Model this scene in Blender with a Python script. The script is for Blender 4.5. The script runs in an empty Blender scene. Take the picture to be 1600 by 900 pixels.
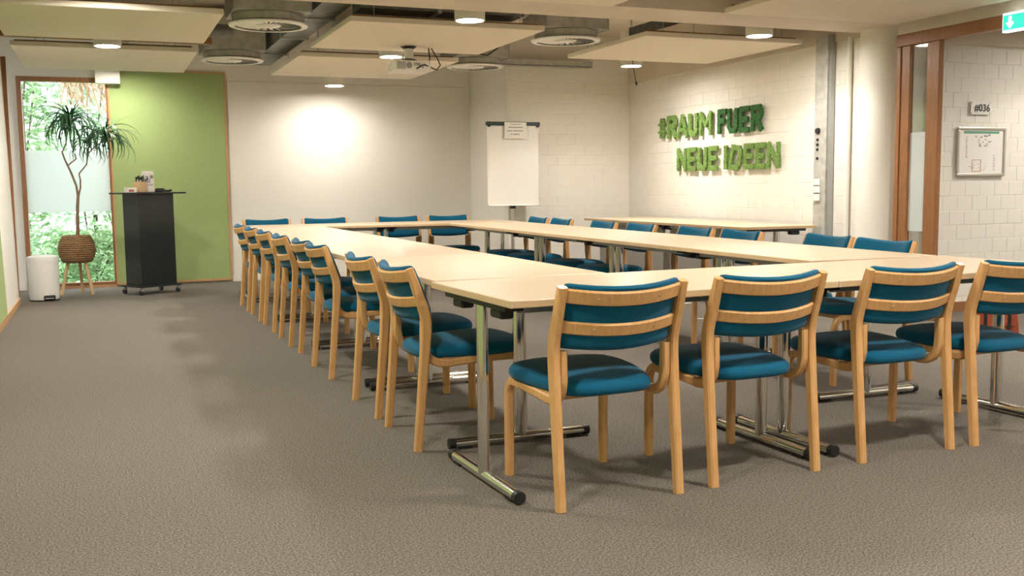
import bpy, bmesh, math, random
from mathutils import Vector, Matrix
random.seed(7)
S = bpy.context.scene
C = S.collection
R = math.radians

# ------------------------------------------------------------------ camera, world, exposure
CAM_H = 1.13
FPX, YAW, PITCH, ROLL = 1579.06, .38222, .100795, -.010973
cd = bpy.data.cameras.new('camera'); cam = bpy.data.objects.new('camera', cd); C.objects.link(cam)
cd.sensor_width = 36; cd.lens = FPX / 1600 * 36; cd.clip_start = .05; cd.clip_end = 200
fwd = Vector((math.sin(YAW) * math.cos(PITCH), math.cos(YAW) * math.cos(PITCH), -math.sin(PITCH)))
rgt = Vector((math.cos(YAW), -math.sin(YAW), 0)); upv = rgt.cross(fwd)
r2 = rgt * math.cos(ROLL) + upv * math.sin(ROLL); u2 = -rgt * math.sin(ROLL) + upv * math.cos(ROLL)
m = Matrix((r2, u2, -fwd)).transposed().to_4x4(); m.translation = Vector((0, 0, CAM_H)); cam.matrix_world = m
S.camera = cam
W = bpy.data.worlds.new('world'); S.world = W; W.use_nodes = True
bg = W.node_tree.nodes['Background']; bg.inputs[0].default_value = (.93, .97, 1, 1); bg.inputs[1].default_value = 2.3
S.view_settings.view_transform = 'Standard'; S.view_settings.look = 'None'; S.view_settings.gamma = 1
S.view_settings.use_curve_mapping = False; S.view_settings.exposure = 1.27
LAMP_W = 42.0          # watts of each downlight
LAMP_COL = (1.0, .95, .87)

# ------------------------------------------------------------------ materials
MATS = {}
def mat(name, col, rough=.6, metal=0, spec=.5, noise=0, nscale=8, bump=0, bscale=60, stretch=None, col2=None, sheen=0, detail=4, bdist=.01, ramp=(.32, .68)):
    if name in MATS: return MATS[name]
    M = bpy.data.materials.new(name); M.use_nodes = True; MATS[name] = M
    t = M.node_tree; b = t.nodes['Principled BSDF']
    b.inputs['Base Color'].default_value = (*col, 1); b.inputs['Roughness'].default_value = rough
    b.inputs['Metallic'].default_value = metal; b.inputs['Specular IOR Level'].default_value = spec
    if sheen:
        b.inputs['Sheen Weight'].default_value = sheen; b.inputs['Sheen Roughness'].default_value = .4
    if noise or col2 or bump:
        tc = t.nodes.new('ShaderNodeTexCoord'); mp = t.nodes.new('ShaderNodeMapping')
        t.links.new(tc.outputs['Object'], mp.inputs[0])
        if stretch: mp.inputs['Scale'].default_value = stretch
        if noise or col2:
            n = t.nodes.new('ShaderNodeTexNoise'); n.inputs['Scale'].default_value = nscale; n.inputs['Detail'].default_value = detail
            t.links.new(mp.outputs[0], n.inputs[0])
            rp = t.nodes.new('ShaderNodeValToRGB')
            c2 = col2 or tuple(min(1, c * (1 + noise)) for c in col); c1 = col if col2 else tuple(c * (1 - noise) for c in col)
            rp.color_ramp.elements[0].position = ramp[0]; rp.color_ramp.elements[1].position = ramp[1]
            rp.color_ramp.elements[0].color = (*c1, 1); rp.color_ramp.elements[1].color = (*c2, 1)
            t.links.new(n.outputs[0], rp.inputs[0]); t.links.new(rp.outputs[0], b.inputs['Base Color'])
        if bump:
            n2 = t.nodes.new('ShaderNodeTexNoise'); n2.inputs['Scale'].default_value = bscale; n2.inputs['Detail'].default_value = 3
            t.links.new(mp.outputs[0], n2.inputs[0])
            bp = t.nodes.new('ShaderNodeBump'); bp.inputs['Strength'].default_value = bump; bp.inputs['Distance'].default_value = bdist
            t.links.new(n2.outputs[0], bp.inputs['Height']); t.links.new(bp.outputs[0], b.inputs['Normal'])
    return M
def emis(name, col, strength):
    if name in MATS: return MATS[name]
    M = bpy.data.materials.new(name); M.use_nodes = True; MATS[name] = M
    b = M.node_tree.nodes['Principled BSDF']; b.inputs['Base Color'].default_value = (*col, 1)
    b.inputs['Emission Color'].default_value = (*col, 1); b.inputs['Emission Strength'].default_value = strength
    return M

WHITE = mat('white_paint', (.80, .765, .70), .7, bump=.08, bscale=90, bdist=.004)
WSM = mat('white_smooth', (.82, .785, .72), .6)
BRICK = mat('painted_brick', (.80, .76, .69), .65, noise=.03, nscale=3, bump=.25, bscale=70, bdist=.004)
MORTAR = mat('painted_mortar', (.79, .75, .68), .8)
CONC = mat('concrete', (.66, .58, .48), .8, noise=.06, nscale=2.5, bump=.1, bscale=40)
SLAB = mat('slab_paint', (.62, .55, .46), .85, noise=.05, nscale=2)
PANEL = mat('acoustic_panel', (.78, .70, .58), .9, bump=.12, bscale=260, bdist=.002)
BEECH = mat('beech_chair', (.60, .315, .115), .38, col2=(.70, .40, .165), nscale=7, stretch=(14, 14, 1.2), detail=5)
TOPM = mat('beech_tabletop', (.56, .43, .285), .32, col2=(.62, .485, .335), nscale=5, stretch=(1.5, 22, 22), detail=5)
EDGE = mat('beech_edge', (.54, .37, .205), .4, col2=(.60, .43, .25), nscale=5, stretch=(2, 20, 20))
DOORW = mat('frame_wood', (.25, .105, .038), .4, col2=(.34, .155, .058), nscale=6, stretch=(18, 18, 1.2))
TRIMW = mat('trim_wood', (.50, .27, .12), .45, col2=(.58, .34, .16), nscale=6, stretch=(12, 12, 1.5))
BLUE = mat('blue_fabric', (.0025, .092, .172), .9, spec=.2, noise=.16, nscale=420, bump=.3, bscale=600, sheen=.14, bdist=.002)
CHROME = mat('chrome', (.78, .77, .74), .12, 1)
STEEL = mat('grey_steel', (.42, .43, .42), .4, .5)
GALV = mat('galvanised', (.46, .45, .41), .5, .2, noise=.16, nscale=14, detail=6)
DGALV = mat('dark_galvanised', (.17, .175, .165), .5, .35, noise=.3, nscale=9, detail=6)
BLACK = mat('black_plastic', (.012, .012, .012), .5)
PLBLK = mat('black_board', (.011, .017, .017), .33, noise=.15, nscale=120)
CARPET = mat('carpet', (.062, .053, .042), .95, col2=(.200, .170, .136), nscale=140, bump=.2, bscale=170, detail=2, bdist=.003, ramp=(.36, .64))
GREEN = mat('green_felt', (.335, .430, .175), .95, noise=.10, nscale=180, bump=.15, bscale=300, bdist=.002)
MOSS = mat('moss_light', (.060, .145, .028), .95, col2=(.250, .390, .095), nscale=55, detail=6, bump=.8, bscale=140, bdist=.01)
MOSS2 = mat('moss_dark', (.012, .060, .016), .95, col2=(.055, .190, .045), nscale=55, detail=6, bump=.8, bscale=140, bdist=.01)
WICK = mat('wicker', (.20, .105, .045), .8, col2=(.42, .25, .12), nscale=30, stretch=(1, 1, 4), bump=.7, bscale=70)
LEGW = mat('pale_wood', (.62, .42, .22), .5, noise=.1, nscale=9, stretch=(10, 10, 1))
LEAF = mat('leaf_green', (.018, .085, .030), .45, col2=(.045, .165, .055), nscale=6)
LEAFT = mat('leaf_tip', (.16, .17, .05), .5)
BARK = mat('stem_bark', (.28, .17, .10), .8, noise=.25, nscale=40)
SOIL = mat('soil', (.02, .014, .01), .95)
BINM = mat('bin_white', (.80, .79, .75), .4)
PAPER = mat('paper', (.82, .79, .74), .8)
INK = mat('ink', (.03, .03, .03), .7)
GREYINK = mat('grey_ink', (.30, .30, .29), .8)
REDINK = mat('red_ink', (.50, .12, .08), .8)
GRNINK = mat('green_ink', (.12, .32, .22), .8)
ALU = mat('aluminium', (.62, .58, .52), .35, .7)
DKGRN = mat('dark_green_metal', (.012, .035, .032), .4)
LEATH = mat('tan_leather', (.30, .062, .022), .5, noise=.2, nscale=20)
GREYP = mat('grey_laminate', (.33, .31, .28), .6)
PLAST = mat('white_plastic', (.80, .78, .74), .4)
REDT = mat('red_tag', (.55, .03, .02), .5)
LAMPW = mat('lamp_white', (.80, .76, .68), .5)
LAMPE = emis('lamp_glow', (1, .94, .85), 115)
EXITG = emis('exit_green', (.02, .50, .28), .9)
EXITW = emis('exit_white', (.9, 1, .95), 1.2)
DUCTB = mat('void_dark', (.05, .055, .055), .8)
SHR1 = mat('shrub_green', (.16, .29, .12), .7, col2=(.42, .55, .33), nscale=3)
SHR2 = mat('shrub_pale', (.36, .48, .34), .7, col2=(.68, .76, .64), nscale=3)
TWIG = mat('dry_twig', (.45, .28, .18), .8)
GRASS = mat('lawn', (.20, .42, .17), .9, noise=.3, nscale=6)
TRUNK = mat('tree_bark', (.09, .07, .055), .9, noise=.3, nscale=12)
STONE = mat('pale_stone', (.70, .70, .66), .8)

def glass_mat(name, tint, gl):
    M = bpy.data.materials.new(name); M.use_nodes = True; t = M.node_tree; t.nodes.clear()
    o = t.nodes.new('ShaderNodeOutputMaterial'); mx = t.nodes.new('ShaderNodeMixShader'); mx.inputs[0].default_value = gl
    a = t.nodes.new('ShaderNodeBsdfTransparent'); a.inputs[0].default_value = (*tint, 1)
    g = t.nodes.new('ShaderNodeBsdfGlossy'); g.inputs['Roughness'].default_value = .03
    t.links.new(a.outputs[0], mx.inputs[1]); t.links.new(g.outputs[0], mx.inputs[2]); t.links.new(mx.outputs[0], o.inputs[0])
    return M
GLASS = glass_mat('window_glass', (.95, .98, .97), .06)
def frost_mat(name, col, mix, thru=0.0):
    M = bpy.data.materials.new(name); M.use_nodes = True; t = M.node_tree; t.nodes.clear()
    o = t.nodes.new('ShaderNodeOutputMaterial'); mx = t.nodes.new('ShaderNodeMixShader'); mx.inputs[0].default_value = mix
    a = t.nodes.new('ShaderNodeBsdfDiffuse'); a.inputs[0].default_value = (*col, 1)
    g = t.nodes.new('ShaderNodeBsdfTranslucent'); g.inputs[0].default_value = (*col, 1)
    t.links.new(a.outputs[0], mx.inputs[1]); t.links.new(g.outputs[0], mx.inputs[2]); t.links.new(mx.outputs[0], o.inputs[0])
    return M
FROST = frost_mat('frosted_film', (.80, .83, .83), .5)

# ------------------------------------------------------------------ mesh helpers
class MB:
    def __init__(s): s.v = []; s.f = []
    def add(s, vs, fs):
        o = len(s.v); s.v += [tuple(v) for v in vs]; s.f += [tuple(i + o for i in f) for f in fs]; return s
    def box(s, x0, x1, y0, y1, z0, z1, M=None):
        vs = [Vector(p) for p in ((x0, y0, z0), (x1, y0, z0), (x1, y1, z0), (x0, y1, z0), (x0, y0, z1), (x1, y0, z1), (x1, y1, z1), (x0, y1, z1))]
        if M: vs = [M @ v for v in vs]
        return s.add(vs, [(3, 2, 1, 0), (4, 5, 6, 7), (0, 1, 5, 4), (1, 2, 6, 5), (2, 3, 7, 6), (3, 0, 4, 7)])
    def loops(s, L, cap0=True, cap1=True):
        n = len(L[0]); vs = [p for l in L for p in l]; fs = []
        for i in range(len(L) - 1):
            for j in range(n):
                k = (j + 1) % n
                fs.append((i * n + j, i * n + k, (i + 1) * n + k, (i + 1) * n + j))
        if cap0: fs.append(tuple(range(n - 1, -1, -1)))
        if cap1: fs.append(tuple((len(L) - 1) * n + j for j in range(n)))
        return s.add(vs, fs)
    def tube(s, path, r, n=10, ry=None):
        P = [Vector(p) for p in path]; L = []; prev = None
        for i, p in enumerate(P):
            d = (P[min(i + 1, len(P) - 1)] - P[max(i - 1, 0)]).normalized()
            if prev is None:
                a = Vector((0, 0, 1)) if abs(d.z) < .9 else Vector((1, 0, 0)); u = (a - d * a.dot(d)).normalized()
            else: u = (prev - d * prev.dot(d)).normalized()
            prev = u; w = d.cross(u); rr = r[i] if isinstance(r, (list, tuple)) else r; rb = rr if ry is None else ry
            L.append([p + u * rr * math.cos(2 * math.pi * k / n) + w * rb * math.sin(2 * math.pi * k / n) for k in range(n)])
        return s.loops(L)
    def lathe(s, prof, c=(0, 0, 0), n=32):
        c = Vector(c)
        L = [[c + Vector((r * math.cos(2 * math.pi * k / n), r * math.sin(2 * math.pi * k / n), z)) for k in range(n)] for r, z in prof]
        return s.loops(L)
    def sweep_yz(s, path, th, x0, x1, c=.006):
        """flat bent lamination: path in (y,z), in-plane thickness th (number or list), from x0 to x1, chamfered"""
        L = []
        for i, p in enumerate(path):
            a = path[max(i - 1, 0)]; b = path[min(i + 1, len(path) - 1)]
            d = Vector((b[0] - a[0], b[1] - a[1])).normalized(); nn = Vector((-d.y, d.x))
            t = (th[i] if isinstance(th, list) else th) / 2
            pts = [(x0 + c, -t), (x1 - c, -t), (x1, -t + c), (x1, t - c), (x1 - c, t), (x0 + c, t), (x0, t - c), (x0, -t + c)]
            L.append([Vector((x, p[0] + nn.x * q, p[1] + nn.y * q)) for x, q in pts])
        return s.loops(L)
    def mesh(s, name, smooth=None):
        me = bpy.data.meshes.new(name); me.from_pydata(s.v, [], s.f); me.update()
        bm = bmesh.new(); bm.from_mesh(me); bmesh.ops.recalc_face_normals(bm, faces=bm.faces); bm.to_mesh(me); bm.free()
        if smooth is not None:
            for p in me.polygons: p.use_smooth = True
            me.set_sharp_from_angle(angle=R(smooth))
        return me
    def build(s, name, material, parent=None, smooth=None):
        return link(name, s.mesh(name, smooth), material, parent)
def link(name, me, material, parent=None):
    if material and not me.materials: me.materials.append(material)
    o = bpy.data.objects.new(name, me); C.objects.link(o)
    if parent: o.parent = parent
    return o
def tag(o, label, cat, group=None):
    o['label'] = label; o['category'] = cat
    if group: o['group'] = group
    return o
def thing(name, label, cat, loc=(0, 0, 0), rz=0, group=None):
    o = bpy.data.objects.new(name, None); C.objects.link(o); o.empty_display_size = .1
    o.location = loc; o.rotation_euler = (0, 0, rz); return tag(o, label, cat, group)
def struct(o): o['kind'] = 'structure'; return o
def bevel(o, w=.004, seg=2):
    b = o.modifiers.new('bevel', 'BEVEL'); b.width = w; b.segments = seg; b.limit_method = 'ANGLE'; return o
def copy_tree(o, parent=None):
    c = o.copy(); C.objects.link(c)
    if parent: c.parent = parent
    for ch in list(o.children): copy_tree(ch, c)
    return c

# ------------------------------------------------------------------ the setting
XL, XR, YB, YB2, XRET = -.83, 6.2, 12.75, 11.4, 4.56
ZS = 2.95
struct(MB().box(-3, 9.3, -3, 12.95, -.1, 0).build('floor', CARPET))
struct(MB().box(-1.8, 9.3, -3, 12.95, ZS, ZS + .15).build('ceiling', SLAB))
# left wall: slightly leaning board wall that ends before the window niche
lw = MB()
lw.add([(XL, -3, 0), (XL, 11.25, 0), (XL - .05, 11.25, ZS), (XL - .05, -3, ZS), (-1.0, -3, 0), (-1.0, 11.25, 0), (-1.0, 11.25, ZS), (-1.0, -3, ZS)],
       [(0, 1, 2, 3), (4, 7, 6, 5), (0, 4, 5, 1), (3, 2, 6, 7), (1, 5, 6, 2), (0, 3, 7, 4)])
wl = struct(lw.build('wall_left', WSM))
g = MB().add([(XL + .012, -2.9, .06), (XL + .012, 9.75, .06), (XL + .012 - .047, 9.62, 2.45), (XL + .012 - .047, -2.9, 2.45), (XL - .01, -2.9, .06), (XL - .01, 9.75, .06), (XL - .06, 9.62, 2.45), (XL - .06, -2.9, 2.45)],
         [(0, 1, 2, 3), (4, 7, 6, 5), (0, 4, 5, 1), (3, 2, 6, 7), (1, 5, 6, 2), (0, 3, 7, 4)])
g.build('green_panel', GREEN, wl)
struct(MB().box(XL - .01, XL + .014, -3, 11.25, 0, .06).build('baseboard_left', TRIMW))
struct(MB().box(XL - .06, XL + .004, 11.25, 11.29, 0, 2.45).build('trim_1', DOORW))
struct(MB().box(-1.8, -1.7, 11.25, 12.95, 0, ZS).build('wall_niche', WSM))
struct(MB().box(-3.1, -3, -3, 11.25, 0, ZS).build('wall_outer', WSM))
# back wall with window opening  (window X -.84..0.10, z .03..2.41)
WX0, WX1, WZ0, WZ1 = -.845, .105, .03, 2.415
bw = MB()
bw.box(-1.8, WX0, YB, YB + .2, 0, ZS); bw.box(WX0, WX1, YB, YB + .2, 0, WZ0); bw.box(WX0, WX1, YB, YB + .2, WZ1, ZS); bw.box(WX1, XRET + .3, YB, YB + .2, 0, ZS)
wb = struct(bw.build('wall_back', WSM))
bevel(MB().box(1.445, XRET - .01, YB - .014, YB, .075, 2.42).build('wall_panel', WSM, wb), .003)
struct(MB().box(1.43, XRET, YB - .02, YB, 0, .075).build('baseboard_back', WSM))
struct(MB().box(-1.7, WX0 - .02, YB - .016, YB, 0, .09).build('baseboard_niche', WSM))
# return and brick walls
struct(MB().box(XRET - .012, XRET, YB2, YB, 0, ZS).build('wall_return', WSM))
brick_cache = {}
def brick_mesh(L, axis):
    k = (round(L, 3), axis)
    if k not in brick_cache:
        c, d, h = .003, .0025, .1225; l = L - .0025
        o = [(-l / 2, 0, 0), (l / 2, 0, 0), (l / 2, 0, h), (-l / 2, 0, h)]; i = [(-l / 2 + c, -d, c), (l / 2 - c, -d, c), (l / 2 - c, -d, h - c), (-l / 2 + c, -d, h - c)]
        q = MB().add(o + i, [(4, 5, 6, 7), (0, 1, 5, 4), (1, 2, 6, 5), (2, 3, 7, 6), (3, 0, 4, 7), (3, 2, 1, 0)])
        if axis == 'x': q.v = [(y, -x, z) for x, y, z in q.v]     # face looks to -X
        me = q.mesh('brick'); me.materials.append(BRICK); brick_cache[k] = me
    return brick_cache[k]
def brick_wall(wall, axis, plane, a0, a1, rows, L, z0=0, skip_rows=()):
    rest = MB(); n = 0
    for r in range(rows):
        off = (r % 2) * L / 2; x = a0 - off
        while x < a1 - .01:
            s0, s1 = max(x, a0), min(x + L, a1)
            if s1 - s0 > .03:
                me = brick_mesh(s1 - s0, axis); mid = (s0 + s1) / 2; z = z0 + r * .125 + .00125
                loc = (mid, plane, z) if axis == 'y' else (plane, mid, z)
                jit = random.uniform(-.0015, .0015)
                if r in skip_rows or n >= 295:
                    rest.add([(v.co.x + loc[0], v.co.y + loc[1], v.co.z + loc[2]) for v in me.vertices], [tuple(p.vertices) for p in me.polygons])
                else:
                    o = bpy.data.objects.new('brick', me); C.objects.link(o); o.parent = wall
                    o.location = (loc[0], loc[1] + jit, loc[2]) if axis == 'y' else (loc[0] + jit, loc[1], loc[2]); n += 1
            x += L
    if rest.v:
        o = rest.build('brick_rest', BRICK, wall); o['kind'] = 'stuff'
w = struct(MB().box(XRET + .001, XR + .15, YB2, YB2 + .15, 0, ZS).build('wall_back_right', MORTAR))
brick_wall(w, 'y', YB2, XRET + .014, XR - .012, 20, .25)
w = struct(MB().box(XR, XR + .2, 7.12, YB2, 0, ZS).build('wall_right', MORTAR))
brick_wall(w, 'x', XR, 7.2, YB2 - .012, 19, .25, skip_rows=(0, 1, 2))
struct(MB().box(XR - .018, XR, 7.2, YB2, 2.385, ZS).build('trim_2', CONC))
w = struct(MB().box(6.27, 9.2, 6.66, 6.8, 0, ZS).build('wall_corridor', MORTAR))
brick_wall(w, 'y', 6.66, 6.56, 8.4, 18, .168, skip_rows=(0, 1))
struct(MB().box(6.5, 9.2, 6.635, 6.66, 0, .085).build('baseboard_corridor', DOORW))
struct(MB().box(6.27, 9.2, 6.60, 6.66, 2.275, ZS).build('trim_3', CONC))
struct(MB().box(9.2, 9.3, -3, 6.8, 0, ZS).build('wall_corridor_end', WHITE))
struct(MB().box(-3, 9.3, -3.1, -3, 0, ZS).build('wall_front', WHITE))
struct(MB().box(6.46, 6.545, 6.62, 6.66, 0, 2.275).build('trim_4', STEEL))
for k, zz in enumerate((2.52, 2.56, 2.60)):
    struct(MB().box(6.4, 9.2, 4.6 + k * .5, 4.72 + k * .5, 2.50, 2.54).build('ceiling_batten', TRIMW))
# beam, round column, steel cover, pipe
struct(MB().box(-.83, XR + .3, 6.70, 7.22, 2.425, ZS).build('ceiling_beam', CONC))
struct(MB().lathe([(.205, 0), (.205, 2.425)], (6.315, 7.03, 0), 40).build('wall_column', WSM, smooth=40))
sc = thing('steel_column_cover', 'galvanised steel vertical cable cover on the white brick wall', 'cable duct', (XR - .012, 7.645, 0))
bevel(MB().box(-.065, 0, -.11, .06, 0, 2.45).build('cover', GALV, sc), .004)
MB().box(-.045, 0, -.135, -.11, 0, 2.45).build('side_flange', STEEL, sc)
for zz, rr in ((1.60, .03),): MB().lathe([(.0, 0), (rr, 0), (rr * .8, .02), (0, .02)], (0, 0, 0), 16).build('key_switch', BLACK, sc).matrix_local = Matrix.Translation((-.066, .0, zz)) @ Matrix.Rotation(-math.pi / 2, 4, 'Y')
for zz in (1.52, 1.475, 1.43, 1.35): MB().lathe([(0, 0), (.014, 0), (.012, .01), (0, .01)], n=12).build('lock', BLACK, sc).matrix_local = Matrix.Translation((-.066, .005, zz)) @ Matrix.Rotation(-math.pi / 2, 4, 'Y')
for zz in (1.10, 1.03, .96): bevel(MB().box(-.085, -.065, -.05, .03, zz, zz + .062).build('light_switch', PLAST, sc), .004)
for zz in (1.03, 1.10): MB().box(-.0868, -.085, -.045, .025, zz + .003, zz + .007).build('switch_gap', INK, sc)
tag(MB().tube([(XR - .03, 7.30, 0), (XR - .03, 7.30, 2.40)], .022, 12).build('wall_pipe', WSM, smooth=40), 'white painted pipe running up beside the round column', 'pipe')
# glazed timber partition
dp = struct(thing('door_1', 'brown timber frame with narrow glass pane and open doorway', 'door frame'))
del dp['category']
for y0, y1, dx in ((6.745, 6.70, .09), (6.70, 6.655, .06), (6.655, 6.60, .075), (6.42, 6.365, .06), (6.365, 6.28, .09)):
    bevel(MB().box(XR - dx * .4 + .025, XR + .04, y1, y0, 0, 2.24).build('post', DOORW, dp), .005)
bevel(MB().box(XR - .02, XR + .045, 3.2, 6.745, 2.24, 2.335).build('head_beam', DOORW, dp), .005)
bevel(MB().box(XR + .01, XR + .06, 6.42, 6.60, 0, .10).build('bottom_rail', DOORW, dp), .004)
MB().box(XR + .022, XR + .028, 6.42, 6.60, .10, 2.24).build('pane', GLASS, dp)
MB().box(XR + .019, XR + .021, 6.42, 6.60, .72, 1.53).build('frosted_film', FROST, dp)
struct(MB().box(XR - .04, XR + .2, -3, 6.70, 2.335, ZS).build('trim_5', CONC))
struct(MB().box(XR - .02, XR + .02, -3, 3.2, 0, 2.34).build('wall_partition', WSM))
bevel(tag(MB().box(6.49, 6.545, 6.595, 6.622, 1.065, 1.145).build('wall_socket_box', ALU), 'small grey switch box on the steel strip beside the doorway', 'switch'), .004)

# window
wn = struct(thing('window_1', 'tall brown framed garden window', 'window')); del wn['category']
for x0, x1, z0, z1 in ((WX0, WX0 + .05, WZ0, WZ1), (WX1 - .022, WX1, WZ0, WZ1), (WX0 + .05, WX1 - .022, WZ1 - .055, WZ1), (WX0 + .05, WX1 - .022, WZ0, WZ0 + .035)):
    bevel(MB().box(x0, x1, YB - .03, YB + .06, z0, z1).build('frame_bar', DOORW, wn), .005)
MB().box(WX0 + .05, WX1 - .022, YB + .012, YB + .02, WZ0 + .035, WZ1 - .055).build('pane', GLASS, wn)
MB().box(WX0 + .052, WX1 - .024, YB + .006, YB + .009, .885, 1.585).build('frosted_film', FROST, wn)
struct(MB().box(WX0, WX1, YB - .03, YB, 0, .03).build('trim_6', TRIMW))
bb = bevel(tag(MB().box(-.02, .245, YB - .16, YB - .032, 2.345, 2.53).build('blind_box', LAMPW), 'white box fixed above the window beside the green panel', 'blind box'), .004)
# green felt panel
gp = thing('pinboard', 'large green felt pinboard panel with thin wooden edging', 'pinboard', (0, YB, 0))
MB().box(.125, 1.405, -.03, -.002, .045, 2.50).build('felt', GREEN, gp)
for x0, x1, z0, z1 in ((.105, .125, .03, 2.52), (1.405, 1.425, .03, 2.52), (.125, 1.405, 2.50, 2.52), (.125, 1.405, .02, .045)):
    MB().box(x0, x1, -.036, -.002, z0, z1).build('edging', TRIMW, gp)

# ------------------------------------------------------------------ ceiling: panels, ducts, vents, lamps
PX = [(-.69, .885), (1.82, 3.45), (4.40, 6.04)]
PY = [(9.98, 11.76), (7.79, 9.38), (4.95, 6.60), (2.5, 4.2)]
coln = ['left', 'middle', 'right']; rown = ['farthest row', 'second row from the back wall', 'third row from the back wall', 'row nearest the camera']
for j, (y0, y1) in enumerate(PY):
    for i, (x0, x1) in enumerate(PX):
        if j == 0 and i == 2: continue
        if j == 3: continue
        if j == 2 and i == 0: y0b = y0; 
        t = thing('acoustic_panel', f'cream ceiling acoustic panel, {coln[i]} column, {rown[j]}', 'ceiling panel', ((x0 + x1) / 2, (y0 + y1) / 2, 2.40), 0, 'suspended acoustic panels')
        hx, hy = (x1 - x0) / 2, (y1 - y0) / 2
        bevel(MB().box(-hx, hx, -hy, hy, 0, .042).build('board', PANEL, t), .004)
        for sy in (-1, 1):
            MB().box(-hx + .03, hx - .05, sy * (hy - .05) - .012, sy * (hy - .05) + .012, .042, .058).build('rail', DOORW, t)
        for sx in (-1, 1):
            for sy in (-1, 1):
                MB().tube([(sx * (hx - .2), sy * (hy - .05), .05), (sx * (hx - .2), sy * (hy - .05), ZS - 2.40)], .004, 6).build('hanger', STEEL, t)
def downlight(x, y, z, label, w=1.0, glow=None, cone=137):
    t = thing('downlight', label, 'ceiling lamp', (x, y, z), 0, 'white cylinder downlights')
    MB().loops([[Vector((r * math.cos(2 * math.pi * k / 32), r * math.sin(2 * math.pi * k / 32), h)) for k in range(32)] for r, h in ((.104, .035), (.104, 0), (.117, 0), (.117, .36))], cap0=False).build('housing', LAMPW, t, smooth=40)
    MB().lathe([(0, .012), (.103, .012), (.103, .03), (0, .03)], n=32).build('diffuser', glow or LAMPE, t)
    MB().tube([(0, 0, .36), (0, 0, ZS - z)], .012, 8).build('stem', LAMPW, t)
    l = bpy.data.lights.new('downlight_beam', 'SPOT'); l.energy = LAMP_W * w; l.color = LAMP_COL; l.spot_size = R(cone); l.spot_blend = .22; l.shadow_soft_size = .085
    l.use_nodes = True; nt_ = l.node_tree; em = nt_.nodes['Emission']
    tc_ = nt_.nodes.new('ShaderNodeTexCoord'); sx_ = nt_.nodes.new('ShaderNodeSeparateXYZ'); ab_ = nt_.nodes.new('ShaderNodeMath'); ab_.operation = 'ABSOLUTE'; pw_ = nt_.nodes.new('ShaderNodeMath'); pw_.operation = 'POWER'; pw_.inputs[1].default_value = 1.2
    nt_.links.new(tc_.outputs['Normal'], sx_.inputs[0]); nt_.links.new(sx_.outputs['Z'], ab_.inputs[0]); nt_.links.new(ab_.outputs[0], pw_.inputs[0]); nt_.links.new(pw_.outputs[0], em.inputs['Strength'])
    lo = bpy.data.objects.new('downlight_beam', l); C.objects.link(lo); lo.parent = t; lo.location = (0, 0, -.012)
LAMPB = emis('lamp_glow_low', (1, .93, .83), 80)
LX = [.10, 2.66, 5.30]
names = ['over the plant side', 'over the middle of the table ring', 'near the lettered wall']
for j, y in enumerate((12.33, 9.70, 7.42, 4.79, 2.3, -.3)):  # rows from in front of the beam onward are unseen, added for lighting
    for i, x in enumerate(LX):
        if j == 0 and i == 2: continue
        z = (2.50 if i == 0 else 2.335) if j == 0 else (2.47 if (i, j) == (0, 2) else 2.385)  # left lamp beyond the beam is added for its light, raised out of view
        if j == 0: x, y = (.24, 12.12) if i == 0 else (2.62, 12.12)
        where = ['at the back wall', 'behind the second panel row', 'just beyond the ceiling beam', 'added out of view in front of the beam', 'added out of view near the camera', 'added out of view behind the camera'][j]
        downlight(x, y, z, f'white cylinder downlight {where}, {names[i]}', .36 if j == 0 else 1, LAMPB if j == 0 else None, 152 if j == 0 else 137)
downlight(7.9, 5.6, 2.45, 'unseen downlight added in the corridor beyond the doorway', .9)  # lamp out of view, added to light the corridor wall
downlight(7.9, 3.0, 2.45, 'unseen downlight added further along the corridor', .9)  # another unseen lamp, added for more corridor light

def vent(x, y, z, label):
    t = thing('swirl_vent', label, 'air vent', (x, y, z), 0, 'round swirl air diffusers')
    n = 48
    def ring(r, h): return [Vector((r * math.cos(2 * math.pi * k / n), r * math.sin(2 * math.pi * k / n), h)) for k in range(n)]
    MB().loops([ring(.262, .006), ring(.262, 0), ring(.31, .004), ring(.315, .016), ring(.268, .02)], cap0=False, cap1=False).build('rim', PLAST, t, smooth=50)
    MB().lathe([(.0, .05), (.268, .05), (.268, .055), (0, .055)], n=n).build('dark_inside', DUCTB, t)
    MB().lathe([(0, 0), (.085, .002), (.10, .012), (0, .014)], n=24).build('hub', PLAST, t, smooth=50)
    bl = MB()
    for k in range(24):
        M = Matrix.Rotation(2 * math.pi * k / 24, 4, 'Z') @ Matrix.Translation((0, 0, .014)) @ Matrix.Rotation(R(9), 4, 'X')
        bl.add([M @ Vector(p) for p in ((.09, -.008, 0), (.262, -.021, 0), (.262, .021, 0), (.09, .008, 0), (.09, -.008, .002), (.262, -.021, .002), (.262, .021, .002), (.09, .008, .002))],
               [(3, 2, 1, 0), (4, 5, 6, 7), (0, 1, 5, 4), (1, 2, 6, 5), (2, 3, 7, 6), (3, 0, 4, 7)])
    o = bl.build('vanes', PLAST, t); o['kind'] = 'stuff'
    MB().loops([ring(.27, .02), ring(.285, .03), ring(.285, .085), ring(.27, .09)], cap0=False, cap1=False).build('collar', GALV, t, smooth=40)
    bevel(MB().box(-.30, .30, -.26, .30, .09, .42).build('plenum_box', GALV, t), .004, 1)
    MB().box(.298, .304, -.265, .305, .085, .425).build('flange', STEEL, t)
    MB().tube([(0, 0, .42), (0, 0, ZS - z)], .02, 8).build('hanger', STEEL, t)
    tg = MB().box(-.32, -.301, -.23, -.17, .26, .33).build('tag', REDT, t); tg['label'] = 'red tag'
vent(1.30, 8.42, 2.42, 'round swirl air vent under a grey box, nearer one beside the green board')
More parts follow.
